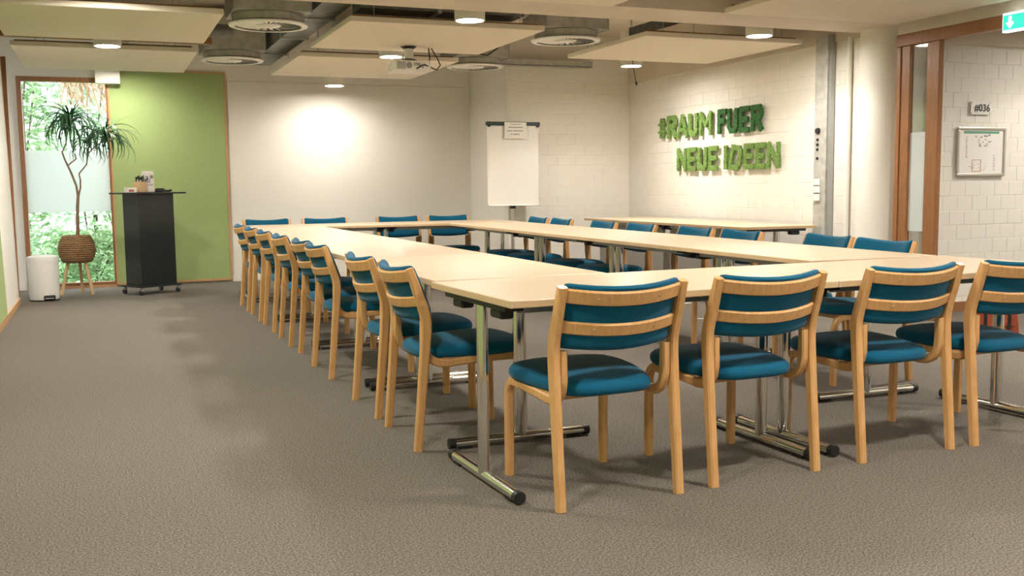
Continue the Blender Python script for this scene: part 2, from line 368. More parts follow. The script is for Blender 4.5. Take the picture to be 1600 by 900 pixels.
vent(1.29, 10.80, 2.42, 'round swirl air vent just above the green pinboard')
vent(3.86, 10.62, 2.42, 'round swirl air vent above the flipchart')
vent(3.96, 8.48, 2.42, 'round swirl air vent over the right hand table row')
# main ducts
d = thing('air_duct', 'long dark galvanised air duct running over the panels', 'duct', (1.76, 0, 0))
MB().box(-.11, .13, 7.24, 12.2, 2.56, 2.86).build('casing', DGALV, d)
for y in (7.5, 8.7, 9.9, 11.1): MB().box(-.125, .145, y, y + .03, 2.545, 2.875).build('joint_flange', STEEL, d)
d = thing('air_duct', 'wide dark duct crossing above the middle ceiling panel', 'duct', (0, 8.12, 0))
MB().box(1.93, 3.3, -.25, .05, 2.52, 2.92).build('casing', DGALV, d)
MB().box(2.55, 2.58, -.265, .065, 2.505, 2.93).build('joint_flange', STEEL, d)
tag(MB().tube([(3.32, 8.30, 2.74), (3.45, 8.42, 2.73), (3.54, 8.48, 2.72)], .115, 20).build('spiral_duct', GALV, smooth=40), 'short round shiny spiral duct beside the red tagged box', 'duct')
tag(MB().tube([(-.8, 9.90, 2.60), (1.2, 9.90, 2.60)], .055, 14).build('dark_pipe', DGALV, smooth=40), 'dark pipe between the two left ceiling panels', 'pipe')
tag(MB().box(-.80, 1.0, 9.84, 9.90, 2.46, 2.52).build('brown_rail', DOORW), 'dark brown rail behind the left downlight', 'rail')
ct = thing('cable_tray', 'galvanised cable tray along the top of the brick back wall', 'cable tray')
for y in (11.22, 11.36): MB().box(4.17, 5.6, y, y + .012, 2.55, 2.62).build('side_rail', GALV, ct)
MB().box(4.17, 5.6, 11.22, 11.37, 2.55, 2.557).build('tray_bottom', GALV, ct)
ct = thing('cable_tray', 'steel channel hanging beside the downlight near the beam', 'cable tray')
MB().box(5.0, 5.07, 7.3, 9.2, 2.62, 2.70).build('channel', DGALV, ct)
tag(MB().box(4.25, 6.15, 9.0, 9.05, 2.80, 2.85).build('ceiling_rail', STEEL), 'thin dark rail under the concrete slab above the right panel', 'rail')

# projector under the middle panel
pj = thing('projector', 'white projector hanging from the middle ceiling panel', 'projector', (2.645, 9.04, 2.3995))
MB().lathe([(0, 0), (.075, 0), (.05, -.02), (0, -.02)], n=24).build('ceiling_plate', BLACK, pj, smooth=40)
MB().tube([(0, 0, -.02), (0, 0, -.115)], .042, 18).build('pole', PLAST, pj, smooth=40)
MB().lathe([(0, -.11), (.05, -.11), (.11, -.135), (0, -.135)], n=20).build('mount', BLACK, pj, smooth=40)
pb = bevel(MB().box(-.17, .17, -.13, .13, -.235, -.135).build('body', PLAST, pj), .012, 3)
for k in range(9): MB().box(-.145 + k * .009, -.141 + k * .009, -.134, -.128, -.215, -.15).build('vent_slot', GREYINK, pb)
o = MB().lathe([(0, 0), (.028, 0), (.028, .004), (0, .004)], n=20).build('fan_grille', GREYINK, pb); o.matrix_local = Matrix.Translation((-.035, -.13, -.18)) @ Matrix.Rotation(R(90), 4, 'X')
for k, (a, b) in enumerate(((.01, -.165), (.03, -.165), (.05, -.165), (.01, -.18), (.035, -.18), (.055, -.18), (.03, -.21), (.085, -.2))):
    MB().box(a, a + .012, -.135, -.128, b, b + .008).build('port', INK, pb)
MB().tube([(.20, .03, -.002), (.20, .0, -.10), (.15, -.10, -.17), (.08, -.15, -.18), (.03, -.145, -.21)], .006, 8).build('cable', BLACK, pj)
MB().tube([(.225, .03, -.004), (.27, 0, -.09), (.29, -.03, -.16), (.24, -.08, -.21), (.16, -.12, -.19), (.10, -.14, -.17)], .006, 8).build('cable', BLACK, pj)
hm = thing('hanging_microphone', 'thin black cable with small microphone hanging from the right panel', 'microphone', (5.13, 9.36, 2.40))
MB().tube([(0, 0, 0), (.005, -.01, -.08), (.03, -.02, -.22)], .0045, 6).build('cable', BLACK, hm)
MB().tube([(.03, -.02, -.215), (.034, -.021, -.25)], .011, 10).build('capsule', BLACK, hm)
tag(MB().tube([(3.456, 9.30, 2.440), (3.48, 9.42, 2.41), (3.55, 9.40, 2.40), (3.62, 9.30, 2.46), (3.70, 8.9, 2.62), (3.74, 8.785, 2.64)], .007, 6).build('loose_cable', BLACK), 'black cable drooping beside the middle ceiling panel', 'cable')
tag(MB().tube([(4.28, 8.62, 2.62), (4.33, 8.66, 2.61), (4.37, 8.7, 2.55), (4.38, 8.72, 2.45)], .008, 6).build('loose_cable', BLACK), 'black cable looping down beside the right vent', 'cable')
# exit sign
ex = thing('exit_sign', 'lit green emergency exit sign with white arrow over the doorway', 'exit sign', (6.09, 5.57, 2.255))
bevel(MB().box(-.02, .02, -.40, 0, -.068, .068).build('case', EXITW, ex), .003)
MB().box(-.024, -.0202, -.392, -.008, -.054, .052).build('green_face', EXITG, ex)
ar = MB(); ar.box(-.027, -.0245, -.082, -.058, -.01, .04)
ar.add([(-.027, -.035, -.002), (-.027, -.105, -.002), (-.027, -.07, -.045), (-.0245, -.035, -.002), (-.0245, -.105, -.002), (-.0245, -.07, -.045)], [(0, 1, 2), (5, 4, 3), (0, 3, 4, 1), (1, 4, 5, 2), (2, 5, 3, 0)])
ar.build('arrow', EXITW, ex)
MB().box(-.01, .01, -.25, -.15, .068, .10).build('bracket', PLAST, ex)

# ------------------------------------------------------------------ tables
def table(cx, cy, rz, L, label, wdt=.80, modesty=False):
    t = thing('conference_table', label, 'table', (cx, cy, 0), rz, 'beech conference tables with chrome T legs')
    L -= .004
    top = bevel(MB().box(-L / 2, L / 2, -wdt / 2, wdt / 2, .713, .74).build('tabletop', TOPM, t), .003)
    for s in (-1, 1):
        MB().box(-L / 2 + .01, L / 2 - .01, s * (wdt / 2 + .0004) - .0008, s * (wdt / 2 + .0004) + .0008, .716, .737).build('edge_band', EDGE, top)
        MB().box(s * (L / 2 + .0004) - .0008, s * (L / 2 + .0004) + .0008, -wdt / 2 + .004, wdt / 2 - .004, .716, .737).build('edge_band', EDGE, top)
    for s in (-1, 1):
        bevel(MB().box(-L / 2 + .10, L / 2 - .10, s * .24 - .012, s * .24 + .012, .675, .713).build('frame_rail', STEEL, t), .003)
        x = s * (L / 2 - .058)
        MB().box(x - .035, x + .035, -.30, .30, .69, .712).build('bracket', BLACK, t)
        lg = MB().tube([(x, 0, .03), (x, 0, .69)], .021, 16, .031).build('leg', CHROME, t, smooth=40)
        MB().tube([(x, -.315, .026), (x, .315, .026)], .021, 16).build('foot', CHROME, lg, smooth=40)
        for q in (-1, 1):
            MB().tube([(x, q * .305, .026), (x, q * .333, .026)], .0235, 14).build('end_cap', BLACK, lg, smooth=40)
            MB().box(x - .016, x + .016, q * .26 - .03, q * .26 + .03, 0, .012).build('glide', BLACK, lg)
            bevel(MB().box(x - .028, x + .028, q * .19 - .05, q * .19 + .05, .655, .69).build('clamp', BLACK, lg), .01)
    if modesty:
        MB().box(-L / 2 + .06, L / 2 - .06, .20, .222, .06, .69).build('modesty_panel', GREYP, t)
    return t
a = R(2.2)
for k, L in enumerate((1.43, 1.43)):
    s = .715 if k == 0 else 1.43 + .715
    table(1.265 + s * math.cos(a) - .4 * math.sin(a), 3.165 + s * math.sin(a) + .4 * math.cos(a), a, L,
          ('beech table in the front row with the free corner, nearest the camera', 'beech table at the right end of the front row')[k])
y = 4.004
for k, L in enumerate((1.50, 1.58, 1.60, 1.62)):
    table(1.665, y + L / 2, R(90), L, ('nearest', 'second', 'third', 'farthest')[k] + ' beech table in the left row beside the line of eight chairs'); y += L
yL = y
y = 4.115; b = R(90) - R(1.35)
for k, L in enumerate((1.42, 1.57, 1.60, 1.56)):
    yc = y + L / 2; table(3.68 + .0235 * (yc - 4.2), yc, b, L, ('nearest', 'second', 'third', 'farthest')[k] + ' beech table in the right row facing the lettered wall'); y += L
table(1.265 + .755, yL + .405, 0, 1.51, 'beech table in the far row at the left, before the white back wall')
table(1.265 + 1.51 + .74, yL + .405, 0, 1.48, 'beech table in the far row at the right, near the flipchart')
table(5.68, 8.40, R(90), 1.62, 'nearer side table standing against the brick wall under the moss letters', modesty=True)
table(5.68, 10.02, R(90), 1.60, 'farther side table standing against the brick wall', modesty=True)

# ------------------------------------------------------------------ chairs
def arc(cx, cz, r, a0, a1, n=6): return [(cx + r * math.cos(R(a0 + (a1 - a0) * i / n)), cz + r * math.sin(R(a0 + (a1 - a0) * i / n))) for i in range(n + 1)]
def make_chair():
    t = thing('dining_chair', 'x', 'chair', group='beech chairs with blue upholstery')
    T = Vector((-.316, .949)); N = Vector((-.949, -.316)); P0 = Vector((-.205, .58))
    rear = [(-.25, 0), (-.238, .13), (-.226, .26), (-.213, .40), (-.203, .52), (-.203, .555), (-.207, .59), (-.217, .625), (-.243, .70), (-.272, .788)]
    th = [.034, .036, .038, .041, .044, .045, .045, .044, .039, .030]
    for s in (-1, 1):
        MB().sweep_yz(rear, th, s * .243 - .0165, s * .243 + .0165).build('rear_leg', BEECH, t, smooth=30)
        pth = [(.252, 0), (.251, .15), (.25, .315)] + arc(.19, .325, .058, 0, 82)[1:] + [(.10, .3805), (-.06, .372)] + [(-.095, .369), (-.140, .372), (-.174, .388), (-.195, .414), (-.2035, .450), (-.203, .558)]
        t2 = [.036] * 3 + [.036] * 6 + [.034, .034] + [.036] * 4 + [.036, .032]
        MB().sweep_yz(pth, t2, s * .2105 - .0155, s * .2105 + .0155).build('front_leg', BEECH, t, smooth=30)
    def curve(x, s, d, bow=.055):
        q = P0 + T * s + N * (d + bow * (1 - (x / .228) ** 2)); return Vector((x, q.x, q.y))
    xs = [-.229 + .458 * i / 14 for i in range(15)]
    for s0, s1 in ((.160, .213), (.046, .093)):
        c = .005
        sec = [(s0 + c, -.008), (s1 - c, -.008), (s1, -.008 + c), (s1, .008 - c), (s1 - c, .008), (s0 + c, .008), (s0, .008 - c), (s0, -.008 + c)]
        rl = MB().loops([[curve(x, a_, d_) for a_, d_ in sec] for x in xs]).build('back_rail', BEECH, t, smooth=35)
        for sx in (-.12, .12):
            p = curve(sx, (s0 + s1) / 2, .0085); MB().lathe([(0, -.001), (.005, -.001), (.004, .0015), (0, .0015)], n=10).build('screw', TRIMW, rl).matrix_local = Matrix.Translation(p) @ Vector((0, N.x, N.y)).to_track_quat('Z', 'Y').to_matrix().to_4x4()
    sec = [(-.012, -.022), (-.016, -.012), (-.008, .000), (.008, .004), (.03, .000), (.10, -.006), (.19, -.006), (.210, -.004), (.222, -.003), (.228, -.012), (.224, -.026), (.208, -.036), (.15, -.042), (.07, -.046), (.015, -.046), (-.006, -.036)]
    xs = [-.226, -.222, -.21, -.17, -.12, -.06, 0, .06, .12, .17, .21, .222, .226]; k = [.55, .8, 1, 1, 1, 1, 1, 1, 1, 1, 1, .8, .55]
    cs = (.11, -.02)
    MB().loops([[curve(x, cs[0] + (a_ - cs[0]) * (1 - (1 - f) * .12), cs[1] + (d_ - cs[1]) * f) for a_, d_ in sec] for x, f in zip(xs, k)]).build('backrest', BLUE, t, smooth=60)
    # seat pad
    out = []
    n = 44
    for i in range(n):
        an = 2 * math.pi * i / n; c, s_ = math.cos(an), math.sin(an); e = .42
        px = math.copysign(abs(c) ** e, c); py = math.copysign(abs(s_) ** e, s_)
        yy = .035 + py * .240; hw = .196 + (.240 - .196) * min(1, max(0, (yy + .13) / .2))
        hw += .0 if yy < .2 else 0
        yy += .018 * (1 - px * px) * (1 if py > 0 else -.8)
        out.append((px * hw, yy))
    L = []
    for sc_, z in ((.90, .392), (.965, .394), (.995, .404), (1.0, .416), (.985, .430), (.94, .441), (.84, .449), (.62, .455), (.3, .459), (.05, .460)):
        L.append([Vector((x * sc_, .035 + (y_ - .035) * sc_, z + .030 * (y_ * sc_) - .002)) for x, y_ in out])
    MB().loops(L).build('seat', BLUE, t, smooth=70)
    for yy in (.16, -.10): MB().box(-.20, .20, yy - .012, yy + .012, .362, .39).build('crossbar', BEECH, t)
    return t
proto = make_chair(); first = [True]
def chair(x, y, rz, label):
    t = proto if first[0] else copy_tree(proto); first[0] = False
    t.location = (x, y, 0); t.rotation_euler = (0, 0, rz); t['label'] = label; t['group'] = 'beech chairs with blue upholstery'
ordn = ['first', 'second', 'third', 'fourth', 'fifth', 'sixth', 'seventh', 'eighth']
for k, (x, y, r) in enumerate(((1.655, 3.370, 2.6), (2.298, 3.404, 2.8), (3.026, 3.440, 2.4), (3.645, 3.458, 2.4))):
    chair(x, y, R(r), ('beech chair with blue seat seen from behind, closest to the camera at the table corner', 'second chair from the left in the front row, back to the camera', 'third chair from the left in the front row, back to the camera', 'rightmost front row chair, cut by the right edge of the picture')[k])
for k, (y, dx, r) in enumerate(((4.335, 0, 0), (5.01, 0, 0), (6.13, 0, 1), (6.68, .01, 0), (7.47, 0, -1), (8.27, 0, 0), (9.015, 0, 0), (9.78, 0, 0))):
    chair(1.452 + dx, y, R(-90 + r), f'{ordn[k]} chair from the front in the left row of eight')
for k, (y, dx, r) in enumerate(((4.69, .0, 0), (5.29, .07, -3), (6.15, .0, 0), (6.77, .0, 0), (7.65, .0, 0), (8.37, .0, 0), (9.32, .0, 0), (9.925, .0, 0))):
    chair(3.985 + .012 * (y - 5) + dx, y, R(88.6 + r), f'{ordn[k]} chair from the front in the right row before the lettered wall')
for k, x in enumerate((1.66, 2.30, 3.145, 3.75)):
    chair(x, 11.07, R(180), f'{ordn[k]} chair from the left in the far row against the white back wall')

# ------------------------------------------------------------------ plinth and things on it
pl = thing('plinth', 'tall black plinth on castors with wide thin top, before the green board', 'plinth', (.455, 11.75, 0), R(30.5))
bevel(MB().box(-.215, .215, -.15, .15, .10, 1.085).build('body', PLBLK, pl), .003)
bevel(MB().box(-.255, .255, -.19, .19, .082, .10).build('base_board', PLBLK, pl), .003)
bevel(MB().box(-.32, .32, -.235, .235, 1.085, 1.103).build('top_board', PLBLK, pl), .003)
for sx in (-1, 1):
    for sy in (-1, 1):
        ca = MB().box(sx * .225 - .012, sx * .225 + .012, sy * .16 - .012, sy * .16 + .012, .045, .082).build('castor', STEEL, pl)
        MB().tube([(sx * .225 - .011, sy * .16 + .012, .028), (sx * .225 + .011, sy * .16 + .012, .028)], .028, 16).build('wheel', BLACK, ca, smooth=40)
PM = Matrix.Translation((.455, 11.75, 0)) @ Matrix.Rotation(R(30.5), 4, 'Z'); ZT = 1.103
def onp(x, y, z=ZT): v = PM @ Vector((x, y, z)); return v
sbx = thing('small_box', 'small white patterned box at the left end of the plinth top', 'box', onp(-.225, -.03), R(30.5))
bevel(MB().box(-.055, .055, -.035, .035, 0, .052).build('carton', PAPER, sbx), .004)
MB().box(-.04, .02, -.0362, -.0345, .008, .03).build('print', REDINK, sbx)
ph = thing('pen_holder', 'square wooden pen holder on the black plinth', 'pen holder', onp(-.09, .0), R(45))
for x0, x1, y0, y1 in ((-.05, .05, -.05, -.042), (-.05, .05, .042, .05), (-.05, -.042, -.042, .042), (.042, .05, -.042, .042)): MB().box(x0, x1, y0, y1, 0, .115).build('side', LEGW, ph)
MB().box(-.05, .05, -.05, .05, 0, .008).build('bottom', LEGW, ph)
for k in range(6):
    q = ph.location + Vector(((k - 2.5) * .011, (-1) ** k * .014, .01)); d = Vector(((k - 2.5) * .004, 0, .155 + .008 * (k % 3)))
    p = thing('marker_pen', ['black marker pen leaning at the left of the wooden holder', 'white capped pen in the wooden holder', 'tallest black pen in the wooden holder', 'pale pen in the middle of the wooden holder', 'dark pen right of centre in the wooden holder', 'slim black pen at the right of the wooden holder'][k], 'pen', q, 0, 'pens in the wooden holder')
    MB().tube([(0, 0, 0), d * .8], .0065, 8).build('barrel', [BLACK, PLAST, BLACK, PLAST, INK, BLACK][k], p); MB().tube([d * .78, d], .0075, 8).build('cap', [INK, BLACK, INK, BLACK, BLACK, INK][k], p)
cdv = thing('standing_card', 'white printed bag standing upright on the plinth', 'bag', onp(.045, .06), R(14))
bevel(MB().box(-.062, .062, -.022, .022, 0, .215).build('bag', PAPER, cdv), .008)
MB().box(-.060, .060, -.012, .012, .215, .232).build('folded_top', PAPER, cdv)
for x0, x1, z0, z1 in ((-.045, -.02, .11, .15), (-.01, .0, .10, .15), (.008, .018, .10, .15), (.02, .055, .15, .185), (-.05, .05, .075, .083), (-.03, .0, .16, .175)): MB().box(x0, x1, -.0235, -.0215, z0, z1).build('print', GREYINK, cdv)
sg = thing('black_scoop', 'small black handled tool lying on the plinth top', 'tool', onp(.12, -.05), R(20))
MB().lathe([(0, 0), (.05, .0), (.056, .02), (.045, .042), (0, .046)], n=20).build('head', BLACK, sg, smooth=50)
MB().tube([(.05, 0, .018), (.09, 0, .012), (.13, 0, .02)], .012, 10).build('handle', BLACK, sg, smooth=50)
tw = thing('dark_twig', 'dark slim twig leaning between pen holder and white bag', 'twig', onp(-.025, .03))
MB().tube([(0, 0, 0), (.005, 0, .09), (.045, 0, .16)], .005, 6).build('stem', BLACK, tw)

# ------------------------------------------------------------------ waste bin
bn = thing('pedal_bin', 'white pedal bin with black base in the window corner', 'bin', (-.61, 11.50, 0))
MB().lathe([(0, .012), (.140, .012), (.146, .05), (.152, .36), (.152, .40)], n=40).build('body', BINM, bn, smooth=40)
MB().lathe([(.154, .40), (.156, .425), (.150, .455), (.10, .47), (0, .473)], n=40).build('lid', BINM, bn, smooth=50)
MB().lathe([(.0, 0), (.146, 0), (.146, .014), (0, .014)], n=40).build('base_ring', BLACK, bn)
bevel(MB().box(.0, .11, -.165, -.12, .012, .062).build('pedal_recess', BLACK, bn), .01)
bevel(MB().box(.012, .098, -.185, -.14, .028, .036).build('pedal', STEEL, bn), .003)
lf = MB()
for sx in (-1, 1):
    lf.add([(sx * .13, -.085, .36), (0, -.1545, .30), (0, -.1545, .335), (sx * .13, -.085, .392), (sx * .13, -.08, .36), (0, -.149, .30), (0, -.149, .335), (sx * .13, -.08, .392)], [(0, 1, 2, 3), (7, 6, 5, 4), (0, 4, 5, 1), (3, 2, 6, 7)])
lf.build('liner_fold', PAPER, bn)

# ------------------------------------------------------------------ plant
px_, py_ = -.29, 12.0
pt = thing('potted_plant', 'tall dragon tree in a woven basket pot on wooden legs by the window', 'plant', (px_, py_, 0))
MB().lathe([(0, .345), (.115, .345), (.155, .365), (.182, .42), (.188, .50), (.175, .58), (.145, .635), (.132, .645), (.125, .63), (0, .625)], n=36).build('basket', WICK, pt, smooth=60)
o = pt.children[-1]
for k in range(13): MB().lathe([(r_ := [.145, .162, .174, .182, .1865, .188, .1885, .187, .184, .179, .171, .160, .147][k], .36 + k * .0225 - .008), (r_ + .008, .36 + k * .0225), (r_, .36 + k * .0225 + .008)], n=36).build('weave_band', WICK, o, smooth=60)
MB().lathe([(0, .615), (.12, .615), (.12, .63), (0, .632)], n=24).build('soil', SOIL, pt)
for a_ in (200, 320, 80):
    c, s_ = math.cos(R(a_)), math.sin(R(a_)); MB().tube([(c * .10, s_ * .10, .37), (c * .185, s_ * .185, 0)], .018, 12).build('leg', LEGW, pt, smooth=40)
def rel(x, z, dy=0): return (x - px_, dy, z)
MB().tube([rel(-.275, .62), rel(-.268, .8), rel(-.262, .95), rel(-.250, 1.07)], [.020, .018, .016, .015], 10).build('stem', BARK, pt, smooth=50)
MB().tube([rel(-.250, 1.06), rel(-.262, 1.18), rel(-.31, 1.33), rel(-.365, 1.47), rel(-.385, 1.545), rel(-.345, 1.63), rel(-.325, 1.74), rel(-.30, 1.86)], [.014, .012, .011, .009, .008, .007, .007, .006], 9).build('stem', BARK, pt, smooth=50)
MB().tube([rel(-.250, 1.06), rel(-.222, 1.16), rel(-.218, 1.24), rel(-.23, 1.31), rel(-.15, 1.41), rel(-.125, 1.53), rel(-.06, 1.60), rel(.03, 1.66), rel(.052, 1.73)], [.011, .009, .008, .008, .007, .007, .006, .006, .006], 9).build('stem', BARK, pt, smooth=50)
MB().tube([rel(-.335, 1.40), rel(-.29, 1.44), rel(-.25, 1.47), rel(-.26, 1.53)], .007, 8).build('stem', BARK, pt, smooth=50)
MB().tube([rel(-.125, 1.53, .0), rel(-.12, 1.60, .03), rel(-.105, 1.70, .05)], .008, 8).build('stem', BARK, pt, smooth=50)
def leaf_mesh(L, droop, w):
    q = MB(); L1 = []; n = 8
    for i in range(n + 1):
        u = i / n; ang = R(62) - droop * u; 
        if i == 0: p = Vector((0, 0, 0))
        else: p = p + Vector((math.cos(ang), 0, math.sin(ang))) * L / n
        ww = w * (1 - u ** 2.2) * (.55 + .45 * min(1, u * 5)) + .0006
        L1.append([p + Vector((0, -ww, .35 * ww)), p, p + Vector((0, ww, .35 * ww)), p + Vector((0, 0, .0012))])
    q.loops(L1); me = q.mesh('leaf', 60); me.materials.append(LEAF); return me
leafs = [leaf_mesh(.46, R(140), .012), leaf_mesh(.42, R(172), .012), leaf_mesh(.44, R(90), .011), leaf_mesh(.36, R(30), .009)]
def head(x, z, dy, n, sc=1.0):
    for k in range(n):
        mi = random.choices((0, 1, 2, 3), (5, 7, 3, 2))[0]
        o = bpy.data.objects.new('leaf', leafs[mi]); C.objects.link(o); o.parent = pt
        f = sc * random.uniform(.8, 1.12)
        o.location = rel(x, z - .14 * random.random() ** 1.5, dy); o.rotation_euler = (random.uniform(-.2, .2), random.uniform(-.15, .55), k * 2.399); o.scale = (f, f, f)
head(-.295, 1.92, 0, 84, 1.12); head(.055, 1.77, 0, 70, 1.05); head(-.115, 1.69, .05, 46, .8)

# ------------------------------------------------------------------ flipchart
fc = thing('flipchart', 'white flipchart board with dark green clamp bar on a stand', 'flipchart', (4.52, 11.17, 0))
bd = bevel(MB().box(-.325, .325, -.012, .012, .905, 1.86).build('board', WSM, fc), .004)
bevel(MB().box(-.34, .34, -.035, .012, 1.835, 1.878).build('clamp_bar', DKGRN, fc), .006)
for sx in (-1, 1): MB().tube([(sx * .31, -.02, 1.83), (sx * .31, -.05, 1.83)], .014, 12).build('clamp_knob', BLACK, fc)
bevel(MB().box(-.325, .325, -.06, .012, .893, .905).build('pen_tray', ALU, fc), .003)
MB().box(-.31, .31, -.014, -.012, .955, 1.83).build('paper_pad', PAPER, fc)
MB().tube([(0, .03, .05), (0, .03, 1.5)], .02, 12).build('pole', ALU, fc, smooth=40)
MB().box(-.03, .03, .0, .05, .86, .9).build('height_clamp', BLACK, fc)
for a_ in (90, 210, 330): MB().tube([(0, .03, .06), (.32 * math.cos(R(a_)), .03 + .32 * math.sin(R(a_)) * .6, .012)], .014, 8).build('foot', ALU, fc)
nt = thing('paper_note', 'small white printed note clipped to the flipchart top', 'note', (4.54, 11.128, 1.682))
MB().box(-.14, .14, -.002, 0, 0, .19).build('sheet', PAPER, nt)
for x0, x1, z in ((-.06, -.045, .163), (-.04, .07, .163), (-.09, .09, .125), (-.11, -.045, .085), (-.035, .095, .085), (-.06, -.04, .045), (-.03, .05, .045)): MB().box(x0, x1, -.003, -.0021, z, z + (.011 if z < .15 else .006)).build('text_line', GREYINK, nt)

# ------------------------------------------------------------------ moss letters
def stroke(q, pts, t, d0, d1):
    for (a0, b0), (a1, b1) in zip(pts[:-1], pts[1:]):
        v = Vector((a1 - a0, b1 - b0)); l = v.length; ang = math.atan2(v.y, v.x)
        M = Matrix.Translation((a0, b0, 0)) @ Matrix.Rotation(ang, 4, 'Z')
        q.box(-t * .38, l + t * .38, -t / 2, t / 2, d0, d1, M)
def letter_strokes(ch, w, h, t):
    x0, x1, z0, z1 = t / 2, w - t / 2, t / 2, h - t / 2; m = h / 2; xc = w / 2
    if ch == '#': return [[(w * .36, 0.03), (w * .40, h - .03)], [(w * .68, 0.03), (w * .72, h - .03)], [(.02, h * .33), (w - .02, h * .36)], [(.02, h * .66), (w - .02, h * .69)]]
    if ch == 'R': return [[(x0, z0), (x0, z1)], [(x0, z1), (x1 - .02, z1), (x1, z1 - .035), (x1, m + .05), (x1 - .02, m + .015), (x0, m + .01)], [(xc, m), (x1 + .005, z0)]]
    if ch == 'A': return [[(x0 - .005, z0), (xc, z1)], [(xc, z1), (x1 + .005, z0)], [(xc - .03, h * .33), (xc + .03, h * .33)]]
    if ch == 'U': return [[(x0, z1), (x0, z0 + .05), (x0 + .03, z0 + .005), (x1 - .03, z0 + .005), (x1, z0 + .05), (x1, z1)]]
    if ch == 'M': return [[(x0, z0), (x0, z1)], [(x0, z1), (xc, m - .02)], [(xc, m - .02), (x1, z1)], [(x1, z1), (x1, z0)]]
    if ch == 'F': return [[(x0, z0), (x0, z1)], [(x0, z1), (x1, z1)], [(x0, m + .01), (x1 - .02, m + .01)]]
    if ch == 'E': return [[(x0, z0), (x0, z1)], [(x0, z1), (x1, z1)], [(x0, m), (x1 - .015, m)], [(x0, z0), (x1, z0)]]
    if ch == 'N': return [[(x0, z0), (x0, z1)], [(x0, z1), (x1, z0)], [(x1, z0), (x1, z1)]]
    if ch == 'I': return [[(xc, z0), (xc, z1)]]
    if ch == 'D': return [[(x0 - .015, z0 + .03), (x0 + .035, z1)], [(x0 + .035, z1), (x1 - .02, z1 - .02), (x1, m + .06), (x1 - .015, m - .06), (x1 - .06, z0)], [(x1 - .06, z0 - .005), (x0 - .01, z0 + .0)]]
tex = bpy.data.textures.new('moss_lumps', 'CLOUDS'); tex.noise_scale = .022; tex.noise_depth = 2
def moss(ch, ya, yb, zb, h, material, label):
    ya -= .008; yb += .008; w = ya - yb; q = MB(); th = .058 if ch not in '#AMN' else (.029 if ch == '#' else .046)
    for st in letter_strokes(ch, w, h, th): stroke(q, st, th, .008, .038)
    q.v = [(XR - .014 - d, ya - u, zb + z) for u, z, d in q.v]
    cx, cz = (ya + yb) / 2, zb
    q.v = [(x - (XR - .014), y - cx, z - cz) for x, y, z in q.v]
    o = q.build('moss_letter', material); o.location = (XR - .014, cx, cz)
    rm = o.modifiers.new('fuse', 'REMESH'); rm.mode = 'VOXEL'; rm.voxel_size = .006
    dm = o.modifiers.new('lumps', 'DISPLACE'); dm.texture = tex; dm.strength = .009; dm.mid_level = .6; dm.texture_coords = 'GLOBAL'
    tag(o, label, 'wall letter', 'green moss letters on the white brick wall')
l1 = [('#', 10.618, 10.43), ('R', 10.405, 10.19), ('A', 10.185, 9.95), ('U', 9.945, 9.735), ('M', 9.715, 9.46), ('F', 9.357, 9.175), ('U', 9.170, 8.965), ('E', 8.955, 8.76), ('R', 8.750, 8.546)]
d1 = ['hash sign starting the upper line', 'letter R right after the hash sign', 'letter A in the upper line', 'letter U in the first word of the upper line', 'letter M ending the first upper word', 'dark letter F starting the word FUER', 'dark letter U in the word FUER', 'dark letter E in the word FUER', 'dark letter R ending the upper line']
for k, (ch, ya, yb) in enumerate(l1): moss(ch, ya, yb, 1.648, .272, MOSS if k < 5 else MOSS2, 'moss covered ' + d1[k])
l2 = [('N', 10.179, 9.965), ('E', 9.955, 9.755), ('U', 9.745, 9.535), ('E', 9.525, 9.33), ('I', 9.24, 9.14), ('D', 9.125, 8.885), ('E', 8.868, 8.675), ('E', 8.665, 8.480), ('N', 8.472, 8.259)]
d2 = ['letter N starting the lower line', 'first letter E of the word NEUE', 'letter U in the lower line', 'last letter E of the word NEUE', 'letter I in the lower line', 'slanted letter D in the lower line', 'first letter E of the word IDEEN', 'second letter E of the word IDEEN', 'letter N ending the lower line']
for k, (ch, ya, yb) in enumerate(l2): moss(ch, ya, yb, 1.270, .268, MOSS, 'moss covered ' + d2[k])

# ------------------------------------------------------------------ corridor wall signs
rs = thing('room_sign', 'small clear plate reading #036 on the corridor wall', 'sign', (7.0, 6.648, 1.695))
MB().box(-.09, .135, -.012, -.008, 0, .115).build('plate', PLAST, rs)
for x in (-.08, .125):
    for z in (.012, .10): MB().tube([(x, 0, z), (x, -.015, z)], .005, 8).build('standoff', STEEL, rs)
tcv = bpy.data.curves.new('number', 'FONT'); tcv.body = '#036'; tcv.size = .085; tcv.extrude = .001; tcv.align_x = 'CENTER'; tcv.offset = .0015
dg = bpy.context.evaluated_depsgraph_get(); tob = bpy.data.objects.new('number_tmp', tcv); C.objects.link(tob); dg.update()
tme = bpy.data.meshes.new_from_object(tob.evaluated_get(bpy.context.evaluated_depsgraph_get())); bpy.data.objects.remove(tob)
tme.materials.clear(); no = link('number', tme, INK, rs); no.location = (.035, -.0135, .027); no.rotation_euler = (R(90), 0, 0)
mp = thing('floor_plan_frame', 'framed floor plan poster on the corridor brick wall', 'poster', (7.045, 6.65, 1.168))
for x0, x1, z0, z1 in ((-.275, .275, 0, .025), (-.275, .275, .395, .42), (-.275, -.25, .025, .395), (.25, .275, .025, .395)): bevel(MB().box(x0, x1, -.022, 0, z0, z1).build('frame_bar', ALU, mp), .006)
MB().box(-.25, .25, -.010, -.002, .025, .395).build('sheet', PAPER, mp)
sh = mp.children[-1]
MB().box(-.20, .20, -.0115, -.0101, .365, .385).build('header_strip', GRNINK, sh)
pm = MB(); random.seed(3)
